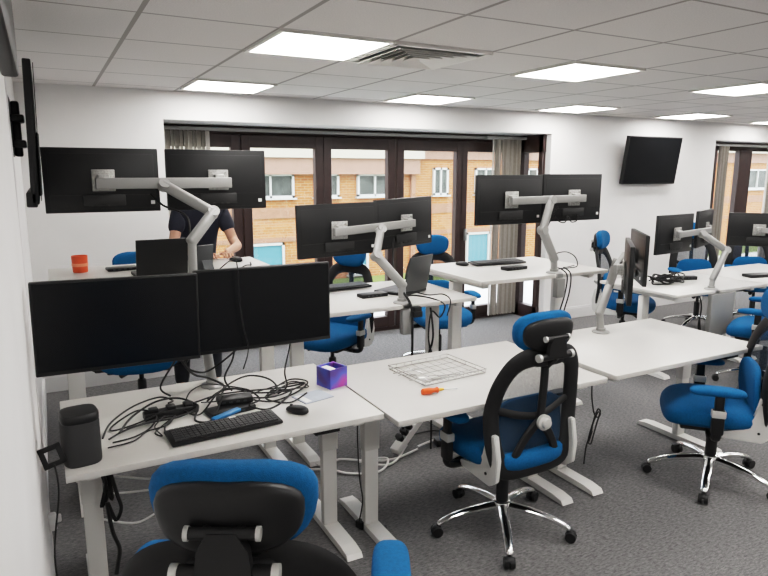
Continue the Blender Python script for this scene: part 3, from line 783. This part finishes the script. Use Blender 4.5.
# wire tray on the middle front desk
t = thing('wire_tray', 'silver wire letter tray lying flat on the middle front desk', 'wire tray', (1.70, 2.61, ZA), R(5))
s = MB(); w, d = .38, .31
for z, e in ((.006, 0), (.024, .003)):
    s.tube([(-w / 2 - e, -d / 2 - e, z), (w / 2 + e, -d / 2 - e, z), (w / 2 + e, d / 2 + e, z), (-w / 2 - e, d / 2 + e, z)], .0028, n=6, sub=1, closed=True)
s.build('rim', 'wire', t)
for i in range(9):
    x = -w / 2 + w * i / 8
    MB().tube([(x, -d / 2, .024), (x, -d / 2, .006), (x, d / 2, .006), (x, d / 2, .024)], .0016, n=5, sub=1).build('wire', 'wire', t)
for i in range(5):
    y = -d / 2 + d * i / 4
    MB().tube([(-w / 2, y, .024), (-w / 2, y, .004), (w / 2, y, .004), (w / 2, y, .024)], .0016, n=5, sub=1).build('wire', 'wire', t)
for i in range(7):
    x0, y0 = random.uniform(1.46, 1.62), random.uniform(2.48, 2.66); a = random.uniform(-.9, .3); l = random.uniform(.1, .17)
    pts = [(x0, y0, ZA + .008 + i * .004)]
    for k in range(1, 6): pts.append((x0 + math.cos(a) * l * k / 5 + random.uniform(-.015, .015), y0 + math.sin(a) * l * k / 5 + random.uniform(-.012, .012), ZA + .008 + i * .004 + random.uniform(0, .006)))
    o = MB().tube(pts, .0022, n=6, sub=6).build('wire_hook', 'wire'); tag(o, 'loose bent silver wire heaped at the left end of the wire tray', 'wire', 'loose wires by the tray')
t = thing('screwdriver', 'orange handled screwdriver lying in front of the wire tray', 'screwdriver', (1.50, 2.345, ZA + .016), R(-6))
mx = Matrix.Rotation(R(90), 4, 'Y')
MB().lathe([(.010, -.05), (.0155, -.044), (.016, -.01), (.0115, .008), (.0115, .02), (.015, .03), (.011, .036)], n=12, mtx=mx).build('handle', 'orange_h', t)
MB().cyl((.034, 0, 0), (.062, 0, 0), .0085, .006, n=12).build('collar', 'yellow', t)
MB().cyl((.06, 0, 0), (.135, 0, -.008), .003, .003, n=8).build('shaft', 'wire', t)

# ------------------------------------------------------------------ cables
z = ZA + .006
cable('long black cable looping left of the power block on the front desk', [(.15, 2.44, z), (.23, 2.46, z), (.30, 2.53, z), (.33, 2.60, z + .02), (.27, 2.66, z + .03), (.17, 2.62, z), (.16, 2.55, z + .004), (.25, 2.56, z + .012), (.36, 2.60, z + .03)])
cable('black cable arching behind the speaker to the power block', [(.12, 2.50, z), (.16, 2.60, z + .02), (.26, 2.72, z + .03), (.37, 2.78, z + .03), (.42, 2.74, z + .02), (.39, 2.66, z + .04)], r=.004)
cable('black cable looping in front of the power block on the front desk', [(.14, 2.47, z + .004), (.20, 2.52, z + .008), (.31, 2.57, z + .01), (.40, 2.58, z + .01), (.35, 2.50, z + .006), (.34, 2.44, z)], r=.004)
cable('thin black cable lying along the front of the power block by speaker', [(.13, 2.40, z), (.22, 2.42, z), (.28, 2.49, z), (.36, 2.52, z), (.40, 2.60, z)], r=.003)
cable('black cable coiled between docking boxes and booklet on the front desk', [(.72, 2.60, z + .02), (.82, 2.58, z), (.95, 2.62, z + .01), (1.03, 2.70, z + .02), (.97, 2.77, z + .02), (.86, 2.70, z + .01), (.80, 2.61, z + .004), (.88, 2.53, z), (.98, 2.58, z + .012)], r=.004)
cable('black cable arching from docking boxes towards the screen foot', [(.60, 2.62, z + .04), (.66, 2.74, z + .05), (.78, 2.83, z + .05), (.87, 2.80, z + .03), (.88, 2.70, z + .01), (.80, 2.64, z)], r=.0045)
cable('black cable crossing the front desk between power block and docking boxes', [(.45, 2.62, z + .03), (.52, 2.68, z + .02), (.62, 2.72, z + .02), (.75, 2.73, z + .012), (.90, 2.70, z + .012), (1.0, 2.66, z + .03)], r=.004)
cable('black cable crossing low behind the keyboard on the front desk', [(.44, 2.60, z + .02), (.50, 2.56, z + .006), (.62, 2.64, z + .07), (.78, 2.66, z + .02), (.92, 2.66, z + .006)], r=.004)
cable('thick black cable looping over the power block towards the left wall', [(.18, 2.50, z + .01), (.24, 2.60, z + .03), (.34, 2.66, z + .055), (.44, 2.70, z + .04), (.50, 2.62, z + .02), (.42, 2.56, z + .012), (.30, 2.55, z + .012), (.21, 2.53, z + .01)], r=.0045)
cable('black cable snaking between power block and lower docking box', [(.46, 2.66, z + .03), (.50, 2.60, z + .03), (.47, 2.52, z), (.52, 2.48, z), (.56, 2.53, z + .02), (.60, 2.58, z + .06)], r=.0045)
cable('black cable tangled around the two docking boxes', [(.55, 2.66, z + .02), (.62, 2.68, z + .05), (.72, 2.65, z + .05), (.76, 2.58, z + .02), (.70, 2.53, z + .02), (.76, 2.50, z), (.84, 2.54, z), (.92, 2.62, z + .02), (.84, 2.68, z + .012)], r=.0045)
cable('black cable coming off the upper docking box towards the mouse', [(.70, 2.60, z + .03), (.78, 2.56, z + .03), (.86, 2.60, z + .016), (.98, 2.66, z + .02), (1.02, 2.72, z + .012), (.94, 2.74, z + .008), (.84, 2.62, z + .02)], r=.004)
cable('thin black lead lying loosely from the power block past the keyboard end', [(.40, 2.58, z + .01), (.34, 2.52, z), (.305, 2.46, z), (.325, 2.42, z), (.31, 2.50, z + .01), (.36, 2.57, z + .02)], r=.003)
cable('thin black lead arching high between power block and screen foot', [(.46, 2.67, z + .03), (.50, 2.74, z + .05), (.58, 2.80, z + .05), (.68, 2.78, z + .03), (.74, 2.70, z + .03), (.70, 2.62, z + .055)], r=.003)
cable('thin black lead wound round the far side of the docking boxes', [(.52, 2.63, z + .03), (.60, 2.66, z + .012), (.70, 2.67, z + .012), (.79, 2.68, z + .02), (.90, 2.74, z + .012), (.99, 2.76, z + .01), (1.02, 2.66, z + .01), (.92, 2.64, z + .02), (.80, 2.62, z + .015)], r=.003)
cable('black cable hanging from the left front screen down to the power block', [(.42, 2.56, 1.04), (.42, 2.60, .98), (.36, 2.64, .86), (.40, 2.66, z + .07)], r=.004)
cable('black cable hanging from the middle of the front screens to the docking boxes', [(.66, 2.56, 1.05), (.655, 2.60, .95), (.63, 2.66, .85), (.66, 2.66, z + .05)], r=.004)
cable('black cable swagged between the front screens and the screen arm', [(.50, 2.56, 1.05), (.47, 2.66, .93), (.56, 2.72, .87), (.66, 2.70, .93), (.72, 2.56, 1.05)], r=.0045)
cable('black cable hanging straight from the right front screen to the desk', [(.90, 2.56, 1.06), (.905, 2.58, .98), (.885, 2.60, .86), (.90, 2.62, .78), (.87, 2.66, z)], r=.0035)
cable('thick black cable crossing under the front screens beside arm foot', [(.40, 2.56, 1.05), (.50, 2.70, .88), (.60, 2.84, .80), (.66, 2.80, .76), (.56, 2.68, z + .02)], r=.005)
cable('thin black cable draped over the face of the right front screen', [(.655, 3.26, ZE - .03), (.66, 2.60, 1.372), (.66, 2.48, 1.355), (.66, 2.475, 1.25), (.672, 2.475, 1.12), (.69, 2.478, 1.02), (.68, 2.53, .92)], r=.0025)
# left end drop
cable('thin grey-black cable dropping from speaker down the left wall', [(-.045, 2.29, .76), (-.04, 2.27, .66), (-.07, 2.24, .45), (-.06, 2.26, .2), (-.07, 2.3, .02)], r=.003)
cable('black adapter lead bundled and tied hanging under left end of front desk', [(.10, 2.62, .68), (.12, 2.60, .58), (.13, 2.58, .48), (.10, 2.58, .42), (.12, 2.57, .52), (.10, 2.58, .60), (.14, 2.58, .44), (.13, 2.58, .60), (.16, 2.57, .46), (.17, 2.565, .40), (.145, 2.56, .36), (.12, 2.56, .44), (.13, 2.55, .32), (.15, 2.545, .24), (.14, 2.54, .18), (.13, 2.53, .14)], r=.008)
o = MB().box((.155, 2.42, .668), (.075, .05, .026), bev=.005).build('power_adapter', 'black'); tag(o, 'small black adapter fixed under left end of the front desk', 'adapter')
for i, pts in enumerate(([(.02, 2.85, .42), (.16, 2.88, .40), (.32, 2.9, .34), (.5, 2.92, .30), (.7, 2.95, .2)], [(.03, 2.85, .36), (.2, 2.9, .30), (.4, 2.92, .26), (.6, 3.0, .15), (.8, 3.1, .02)], [(.10, 2.8, .25), (.25, 2.86, .16), (.4, 2.9, .18), (.6, 3.0, .1), (.8, 3.2, .01)])):
    cable(('white cable strung highest under the left end of front desk', 'white cable strung in the middle under left end of front desk', 'white cable strung lowest under left end of front desk')[i], pts, r=.005, m='cable_w')
cable('white cable looping over the floor beside the raised desk feet', [(.95, 3.45, .03), (1.05, 3.30, .012), (1.2, 3.28, .012), (1.35, 3.22, .012), (1.45, 3.30, .012), (1.6, 3.2, .012), (1.75, 3.15, .012), (1.95, 3.2, .012)], r=.007, m='cable_w')
cable('white cable on the floor behind the middle front desk leg', [(1.3, 3.3, .02), (1.42, 3.12, .01), (1.6, 3.05, .01), (1.72, 3.18, .01), (1.55, 3.22, .012), (1.7, 3.1, .01), (1.9, 3.25, .03)], r=.007, m='cable_w')
cable('white cable running across the floor to white power block', [(1.95, 3.2, .03), (2.2, 3.28, .012), (2.45, 3.22, .012), (2.62, 3.3, .012)], r=.007, m='cable_w')
# floor power block, propped up on its cable
t = thing('power_block', 'white multi-socket block with black plugs on the floor behind middle front desk', 'power strip', (1.90, 3.24, .0), R(22))
m = Matrix.Translation((0, 0, .11)) @ Matrix.Rotation(R(-30), 4, 'Y')
MB().box((0, 0, 0), (.30, .06, .05), bev=.006, mtx=m).build('case', 'cable_w', t)
for i in range(3): MB().box((-.07 + i * .05, 0, .042), (.03, .045, .045), bev=.005, mtx=m).build('plug', 'black', t)
o = MB().box((2.17, 3.20, .022), (.16, .07, .044), (0, 0, R(-12)), bev=.006).build('power_adapter', 'black'); tag(o, 'black power adapter on the floor behind the middle front desk', 'adapter')
cable('black cable trailing on the floor from adapter to white power block', [(2.0, 3.29, .19), (2.06, 3.36, .08), (2.02, 3.42, .01), (2.2, 3.40, .01), (2.3, 3.28, .01), (2.24, 3.21, .03)], r=.005)
cable('black cable hanging beside the right leg of the cluttered desk', [(1.23, 2.60, .70), (1.21, 2.53, .68), (1.205, 2.52, .5), (1.215, 2.52, .3), (1.245, 2.55, .16), (1.225, 2.56, .03)], r=.0035)
o = MB().box((1.25, 2.58, .02), (.035, .05, .04), (0, 0, .4), bev=.006).box((1.32, 2.50, .015), (.06, .04, .03), (0, 0, -.5), bev=.006).build('floor_plug', 'black'); tag(o, 'black plug lying on the floor by the cluttered desk leg', 'plug')
cable('black cable with coiled end hanging from right end of middle front desk', [(2.425, 2.28, .70), (2.43, 2.26, .66), (2.428, 2.25, .58), (2.44, 2.24, .50), (2.47, 2.24, .47), (2.485, 2.24, .50), (2.465, 2.24, .515), (2.44, 2.24, .46), (2.425, 2.24, .38), (2.41, 2.24, .345), (2.425, 2.235, .335), (2.44, 2.235, .38), (2.465, 2.235, .46), (2.48, 2.235, .49), (2.46, 2.235, .50), (2.435, 2.24, .44), (2.418, 2.245, .37), (2.425, 2.25, .34), (2.44, 2.245, .40), (2.41, 2.25, .32), (2.40, 2.25, .22)], r=.0042)
# middle desk drops
cable('black cable dropping from the lower middle desk arm to the floor, left one', [(1.86, 3.30, 1.05), (1.89, 3.20, .95), (1.885, 3.17, .80), (1.88, 3.17, .55), (1.86, 3.2, .3), (1.86, 3.25, .02)], r=.008)
cable('black cable looping from the grey laptop over the edge of lower middle desk', [(1.90, 3.30, .97), (1.98, 3.34, .975), (2.08, 3.27, .96), (2.12, 3.18, .93), (2.08, 3.17, .86), (2.02, 3.17, .90), (2.0, 3.17, .75), (2.02, 3.17, .60), (2.0, 3.18, .40)], r=.005)
cable('black cable arching over the lower middle desk between laptop and arm', [(1.88, 3.32, .99), (1.95, 3.28, 1.01), (2.04, 3.24, .99), (2.16, 3.26, .98), (2.17, 3.19, .95), (2.14, 3.18, .86)], r=.004)
o = MB().box((1.91, 3.165, .93), (.05, .04, .03), bev=.004).box((1.91, 3.165, .90), (.06, .045, .035), bev=.004).build('cable_clip', 'black'); tag(o, 'black cable clip at the front edge of the lower middle desk', 'cable clip')
cable('black lead bundle hanging tied below the lower middle desk', [(2.03, 3.2, .92), (2.03, 3.17, .80), (2.03, 3.17, .72), (2.0, 3.17, .60), (2.05, 3.17, .48), (2.0, 3.17, .44), (2.04, 3.17, .56), (2.01, 3.17, .68), (2.06, 3.17, .50), (2.02, 3.17, .40), (2.03, 3.17, .2), (2.03, 3.17, .01)], r=.007)
# raised middle desk
cable('black cable loop standing up beside the arm on the raised middle desk', [(3.09, 3.30, 1.08), (3.13, 3.35, 1.15), (3.28, 3.38, 1.17), (3.38, 3.38, 1.13), (3.37, 3.34, 1.068), (3.25, 3.30, 1.065), (3.12, 3.27, 1.07)], r=.004)
cable('black cable trailing over the raised middle desk to its right side', [(3.08, 3.30, 1.10), (3.18, 3.32, 1.066), (3.28, 3.36, 1.06), (3.40, 3.40, 1.06)], r=.0035)
cable('black cable hanging from raised middle desk beside its clamp, left one', [(3.10, 3.22, 1.08), (3.11, 3.17, 1.04), (3.10, 3.17, .92), (3.06, 3.17, .80), (3.02, 3.17, .70)], r=.005)
cable('black cable hanging from raised middle desk beside its clamp, right one', [(3.12, 3.22, 1.09), (3.14, 3.17, 1.05), (3.14, 3.17, .93), (3.10, 3.17, .80), (3.08, 3.17, .72)], r=.005)
cable('black cable along the monitor arm of the raised middle desk', [(3.12, 3.30, 1.50), (3.06, 3.30, 1.42), (3.02, 3.31, 1.30), (3.06, 3.30, 1.16), (3.10, 3.29, 1.08)], r=.006)
cable('pair of black cable loops under the right monitor by the wall', [(3.1, 3.32, 1.45), (3.14, 3.31, 1.40), (3.2, 3.31, 1.39), (3.22, 3.31, 1.43), (3.26, 3.31, 1.39), (3.31, 3.31, 1.40), (3.32, 3.32, 1.44)], r=.004)
cable('black cable along the monitor arm of the lower middle desk', [(1.95, 3.52, 1.32), (1.93, 3.50, 1.20), (1.90, 3.42, 1.12), (1.90, 3.34, 1.03), (1.88, 3.28, .97)], r=.006)
cable('black cable along the monitor arm of the far left raised desk', [(.50, 3.55, 1.62), (.55, 3.50, 1.56), (.66, 3.46, 1.50), (.66, 3.40, 1.36), (.68, 3.36, 1.20)], r=.006)
cable('black cable lying at the right end of the far left raised desk', [(.80, 3.45, ZE + .005), (.9, 3.52, ZE + .004), (1.0, 3.6, ZE + .03), (1.08, 3.75, ZE + .01), (1.12, 3.9, ZE + .004)], r=.004)
cable('black cable looping near the mouse on the far left raised desk', [(.86, 3.4, ZE + .004), (.95, 3.42, ZE + .02), (1.05, 3.5, ZE + .03), (1.1, 3.42, ZE + .012), (1.0, 3.35, ZE + .01), (.9, 3.3, ZE + .006)], r=.005)
# pile on the right desk
rz_ = random.Random(3)
for i in range(5):
    c = (4.88 + rz_.uniform(-.1, .12), 3.76 + rz_.uniform(-.06, .08)); pts = []
    for k in range(14):
        a = k * 1.05 + i; pts.append((c[0] + math.cos(a) * rz_.uniform(.05, .16), c[1] + math.sin(a) * rz_.uniform(.03, .10), ZG + .008 + rz_.uniform(0, .07)))
    cable('black cable tangled in the pile on the right desk', pts, r=.0065, group='cables in the black pile on the right desk')
cable('black cable hanging under the right desk clamp towards the floor', [(4.84, 3.38, .70), (4.85, 3.36, .60), (4.83, 3.36, .45), (4.87, 3.36, .35), (4.84, 3.36, .5)], r=.006)

# ------------------------------------------------------------------ person behind the far left raised desk
def skin_mesh(name, verts, edges, radii, material, parent=None, root=0, sub=2):
    me = bpy.data.meshes.new(name); me.from_pydata(verts, edges, []); me.update()
    o = bpy.data.objects.new(name, me); COL.objects.link(o)
    sm = o.modifiers.new('skin', 'SKIN'); sm.use_smooth_shade = True
    sv = me.skin_vertices[0].data if me.skin_vertices else None
    if sv is None:
        bpy.context.view_layer.update()
    for i, r in enumerate(radii):
        me.skin_vertices[0].data[i].radius = r if isinstance(r, tuple) else (r, r)
    me.skin_vertices[0].data[root].use_root = True
    if sub: ss = o.modifiers.new('sub', 'SUBSURF'); ss.levels = sub; ss.render_levels = sub
    me.materials.append(M[material])
    if parent is not None: o.parent = parent
    return o
PX, PY = .98, 4.86
pers = thing('person', 'person in dark navy T-shirt bending over the far left raised desk, head hidden by monitor', 'person', (PX, PY, 0), 0)
V = []; E = []; RD_ = []
def jt(p, r, par=None):
    V.append(p); RD_.append(r)
    if par is not None: E.append((par, len(V) - 1))
    return len(V) - 1
pel = jt((0, .06, .98), (.13, .095))
wst = jt((0, .0, 1.12), (.115, .085), pel); chs = jt((0, -.12, 1.32), (.12, .085), wst); upc = jt((0, -.22, 1.46), (.09, .065), chs)
nk = jt((0, -.285, 1.545), .052, upc); hd0 = jt((0, -.325, 1.61), .058, nk)
ARM = {}
for s_ in (-1, 1):
    sh_ = jt((s_ * .145, -.22, 1.455), .046, upc)
    el_ = jt((s_ * .21, -.30, 1.24), .038, sh_)
    fo_ = jt((s_ * .20, -.45, 1.215), .036, el_)
    wr_ = jt((s_ * .105, -.60, 1.205), (.028, .022), fo_)
    pm_ = jt((s_ * .075, -.66, 1.200), (.036, .016), wr_)
    pk_ = jt((s_ * .06, -.695, 1.197), (.036, .014), pm_)
    ARM[s_] = (wr_, pk_)
    hp_ = jt((s_ * .09, .08, .92), .095, pel); kn_ = jt((s_ * .12, .10, .50), .062, hp_); an_ = jt((s_ * .13, .155, .09), .034, kn_); to_ = jt((s_ * .138, .06, .045), .030, an_)
body = skin_mesh('body', V, E, RD_, 'skin', pers, root=0)
# hands: five fingers per hand, joined as one mesh per hand under the body
for s_ in (-1, 1):
    c = Vector((s_ * .06, -.70, 1.195))
    hb = MB()
    for k, (dx, L) in enumerate(((-.028, .062), (-.010, .074), (.010, .078), (.028, .068))):
        x = c.x + dx
        hb.tube([(x, c.y + .03, c.z + .004), (x - s_ * .004, c.y - L * .45, c.z + .006), (x - s_ * .006, c.y - L * .8, c.z - .004), (x - s_ * .006, c.y - L, c.z - .014)], (.0092, .0068), n=8, sub=4)
    hb.tube([(c.x - s_ * .03, c.y + .045, c.z), (c.x - s_ * .05, c.y + .02, c.z - .004), (c.x - s_ * .055, c.y - .015, c.z - .012)], (.0105, .008), n=8, sub=4)
    hb.build('fingers', 'skin', body)
# head with face
hm = Matrix.Translation((0, -.375, 1.70)) @ Matrix.Rotation(R(28), 4, 'X')
def headf(v):
    z_ = v.z / .12
    if z_ < 0: v.x *= 1 + .28 * z_; v.y *= 1 + .12 * z_
    return v
hb = MB().cushion((0, 0, 0), (.155, .195, .24), (.95, .95), mtx=hm, fn=headf, nu=28, nv=18)
hb.prism([(-.012, -.092, -.03), (.012, -.092, -.03), (.005, -.09, .03), (-.005, -.09, .03)], (0, -.022, -.012), hm)
for q in (-1, 1): hb.cushion((q * .077, .01, -.005), (.016, .036, .06), (1, 1), mtx=hm, nu=10, nv=8)
head = hb.build('head', 'skin', body)
s = MB()
for q in (-1, 1): s.cushion((q * .032, -.088, .012), (.024, .012, .012), (1, 1), mtx=hm, nu=10, nv=8)
s.build('eyes', 'eye', head)
MB().cushion((0, -.085, -.06), (.046, .016, .013), (1, 1), mtx=hm, nu=12, nv=8).build('mouth', 'lip', head)
def hairf(v):
    if v.y < -.02 and v.z < .05: v.y = -.02 + (v.y + .02) * .1
    if v.z < -.03: v.z = -.03 + (v.z + .03) * .3
    return v
MB().cushion((0, .012, .022), (.172, .205, .235), (.95, .95), mtx=hm, fn=hairf, nu=28, nv=18).build('hair', 'hair', body)
# clothing, each a slightly larger skin over the same joints
V2 = []; E2 = []; R2 = []
def j2(p, r, par=None):
    V2.append(p); R2.append(r)
    if par is not None: E2.append((par, len(V2) - 1))
    return len(V2) - 1
a = j2((0, .07, .95), (.172, .135)); b_ = j2((0, .0, 1.12), (.162, .125), a); c_ = j2((0, -.12, 1.32), (.15, .12), b_); d_ = j2((0, -.22, 1.46), (.135, .105), c_)
j2((0, -.272, 1.525), .078, d_)
for s_ in (-1, 1):
    e_ = j2((s_ * .147, -.222, 1.452), .068, d_); j2((s_ * .192, -.275, 1.30), .058, e_)
skin_mesh('t_shirt', V2, E2, R2, 'navy', pers)
V2 = []; E2 = []; R2 = []
a = j2((0, .07, .98), (.168, .13))
for s_ in (-1, 1):
    h_ = j2((s_ * .09, .08, .90), .112, a); k_ = j2((s_ * .12, .10, .50), .080, h_); j2((s_ * .13, .155, .05), .058, k_)
skin_mesh('trousers', V2, E2, R2, 'trouser', pers)
for s_ in (-1, 1):
    sh = MB().cushion((s_ * .138, .07, .045), (.095, .27, .085), (.7, .7), fn=lambda v: Vector((v.x, v.y, v.z * (1 + .3 * (v.y / .13)) if v.z > 0 else v.z)))
    sh.build('shoe', 'shoe', pers)

# ------------------------------------------------------------------ world, camera
w = bpy.data.worlds.new('World'); bpy.context.scene.world = w; w.use_nodes = True
nt = w.node_tree; bg = nt.nodes['Background']; bg.inputs['Color'].default_value = (.86, .93, 1.0, 1); bg.inputs['Strength'].default_value = 6.6
sun = bpy.data.lights.new('sun', 'SUN'); sun.energy = 2.0; sun.angle = R(12); sun.color = (1, .95, .86)
so = bpy.data.objects.new('sun', sun); COL.objects.link(so); so.rotation_euler = Vector((.35, .75, -.62)).to_track_quat('-Z', 'Y').to_euler()

yaw, pit, rol = R(28.084), R(10.493), R(.107)
fwd = Vector((math.sin(yaw) * math.cos(pit), math.cos(yaw) * math.cos(pit), -math.sin(pit)))
rt = Vector((math.cos(yaw), -math.sin(yaw), 0)); up = rt.cross(fwd)
r2 = rt * math.cos(rol) + up * math.sin(rol); u2 = -rt * math.sin(rol) + up * math.cos(rol)
cam = bpy.data.cameras.new('camera'); cam.sensor_width = 36; cam.lens = 631.763 / 768 * 36; cam.clip_start = .02; cam.clip_end = 200
co = bpy.data.objects.new('camera', cam); COL.objects.link(co)
co.matrix_world = Matrix(((r2.x, u2.x, -fwd.x, 0), (r2.y, u2.y, -fwd.y, 0), (r2.z, u2.z, -fwd.z, H), (0, 0, 0, 1)))
sc = bpy.context.scene; sc.camera = co
sc.view_settings.view_transform = 'Standard'; sc.view_settings.exposure = 0.0; sc.view_settings.gamma = 1.0
# camera tone response: soft shoulder like a phone camera
vs = sc.view_settings; vs.use_curve_mapping = True; cm = vs.curve_mapping
cm.use_clip = True; cm.clip_max_x = 4.0; cm.clip_max_y = 1.0
cu = cm.curves[3]
cu.points[0].location = (0, 0); cu.points[-1].location = (4.0, 1.0)
for p in ((.05, .047), (.2, .235), (.45, .50), (.8, .675), (1.5, .84), (2.6, .95)): cu.points.new(*p)
cm.update()
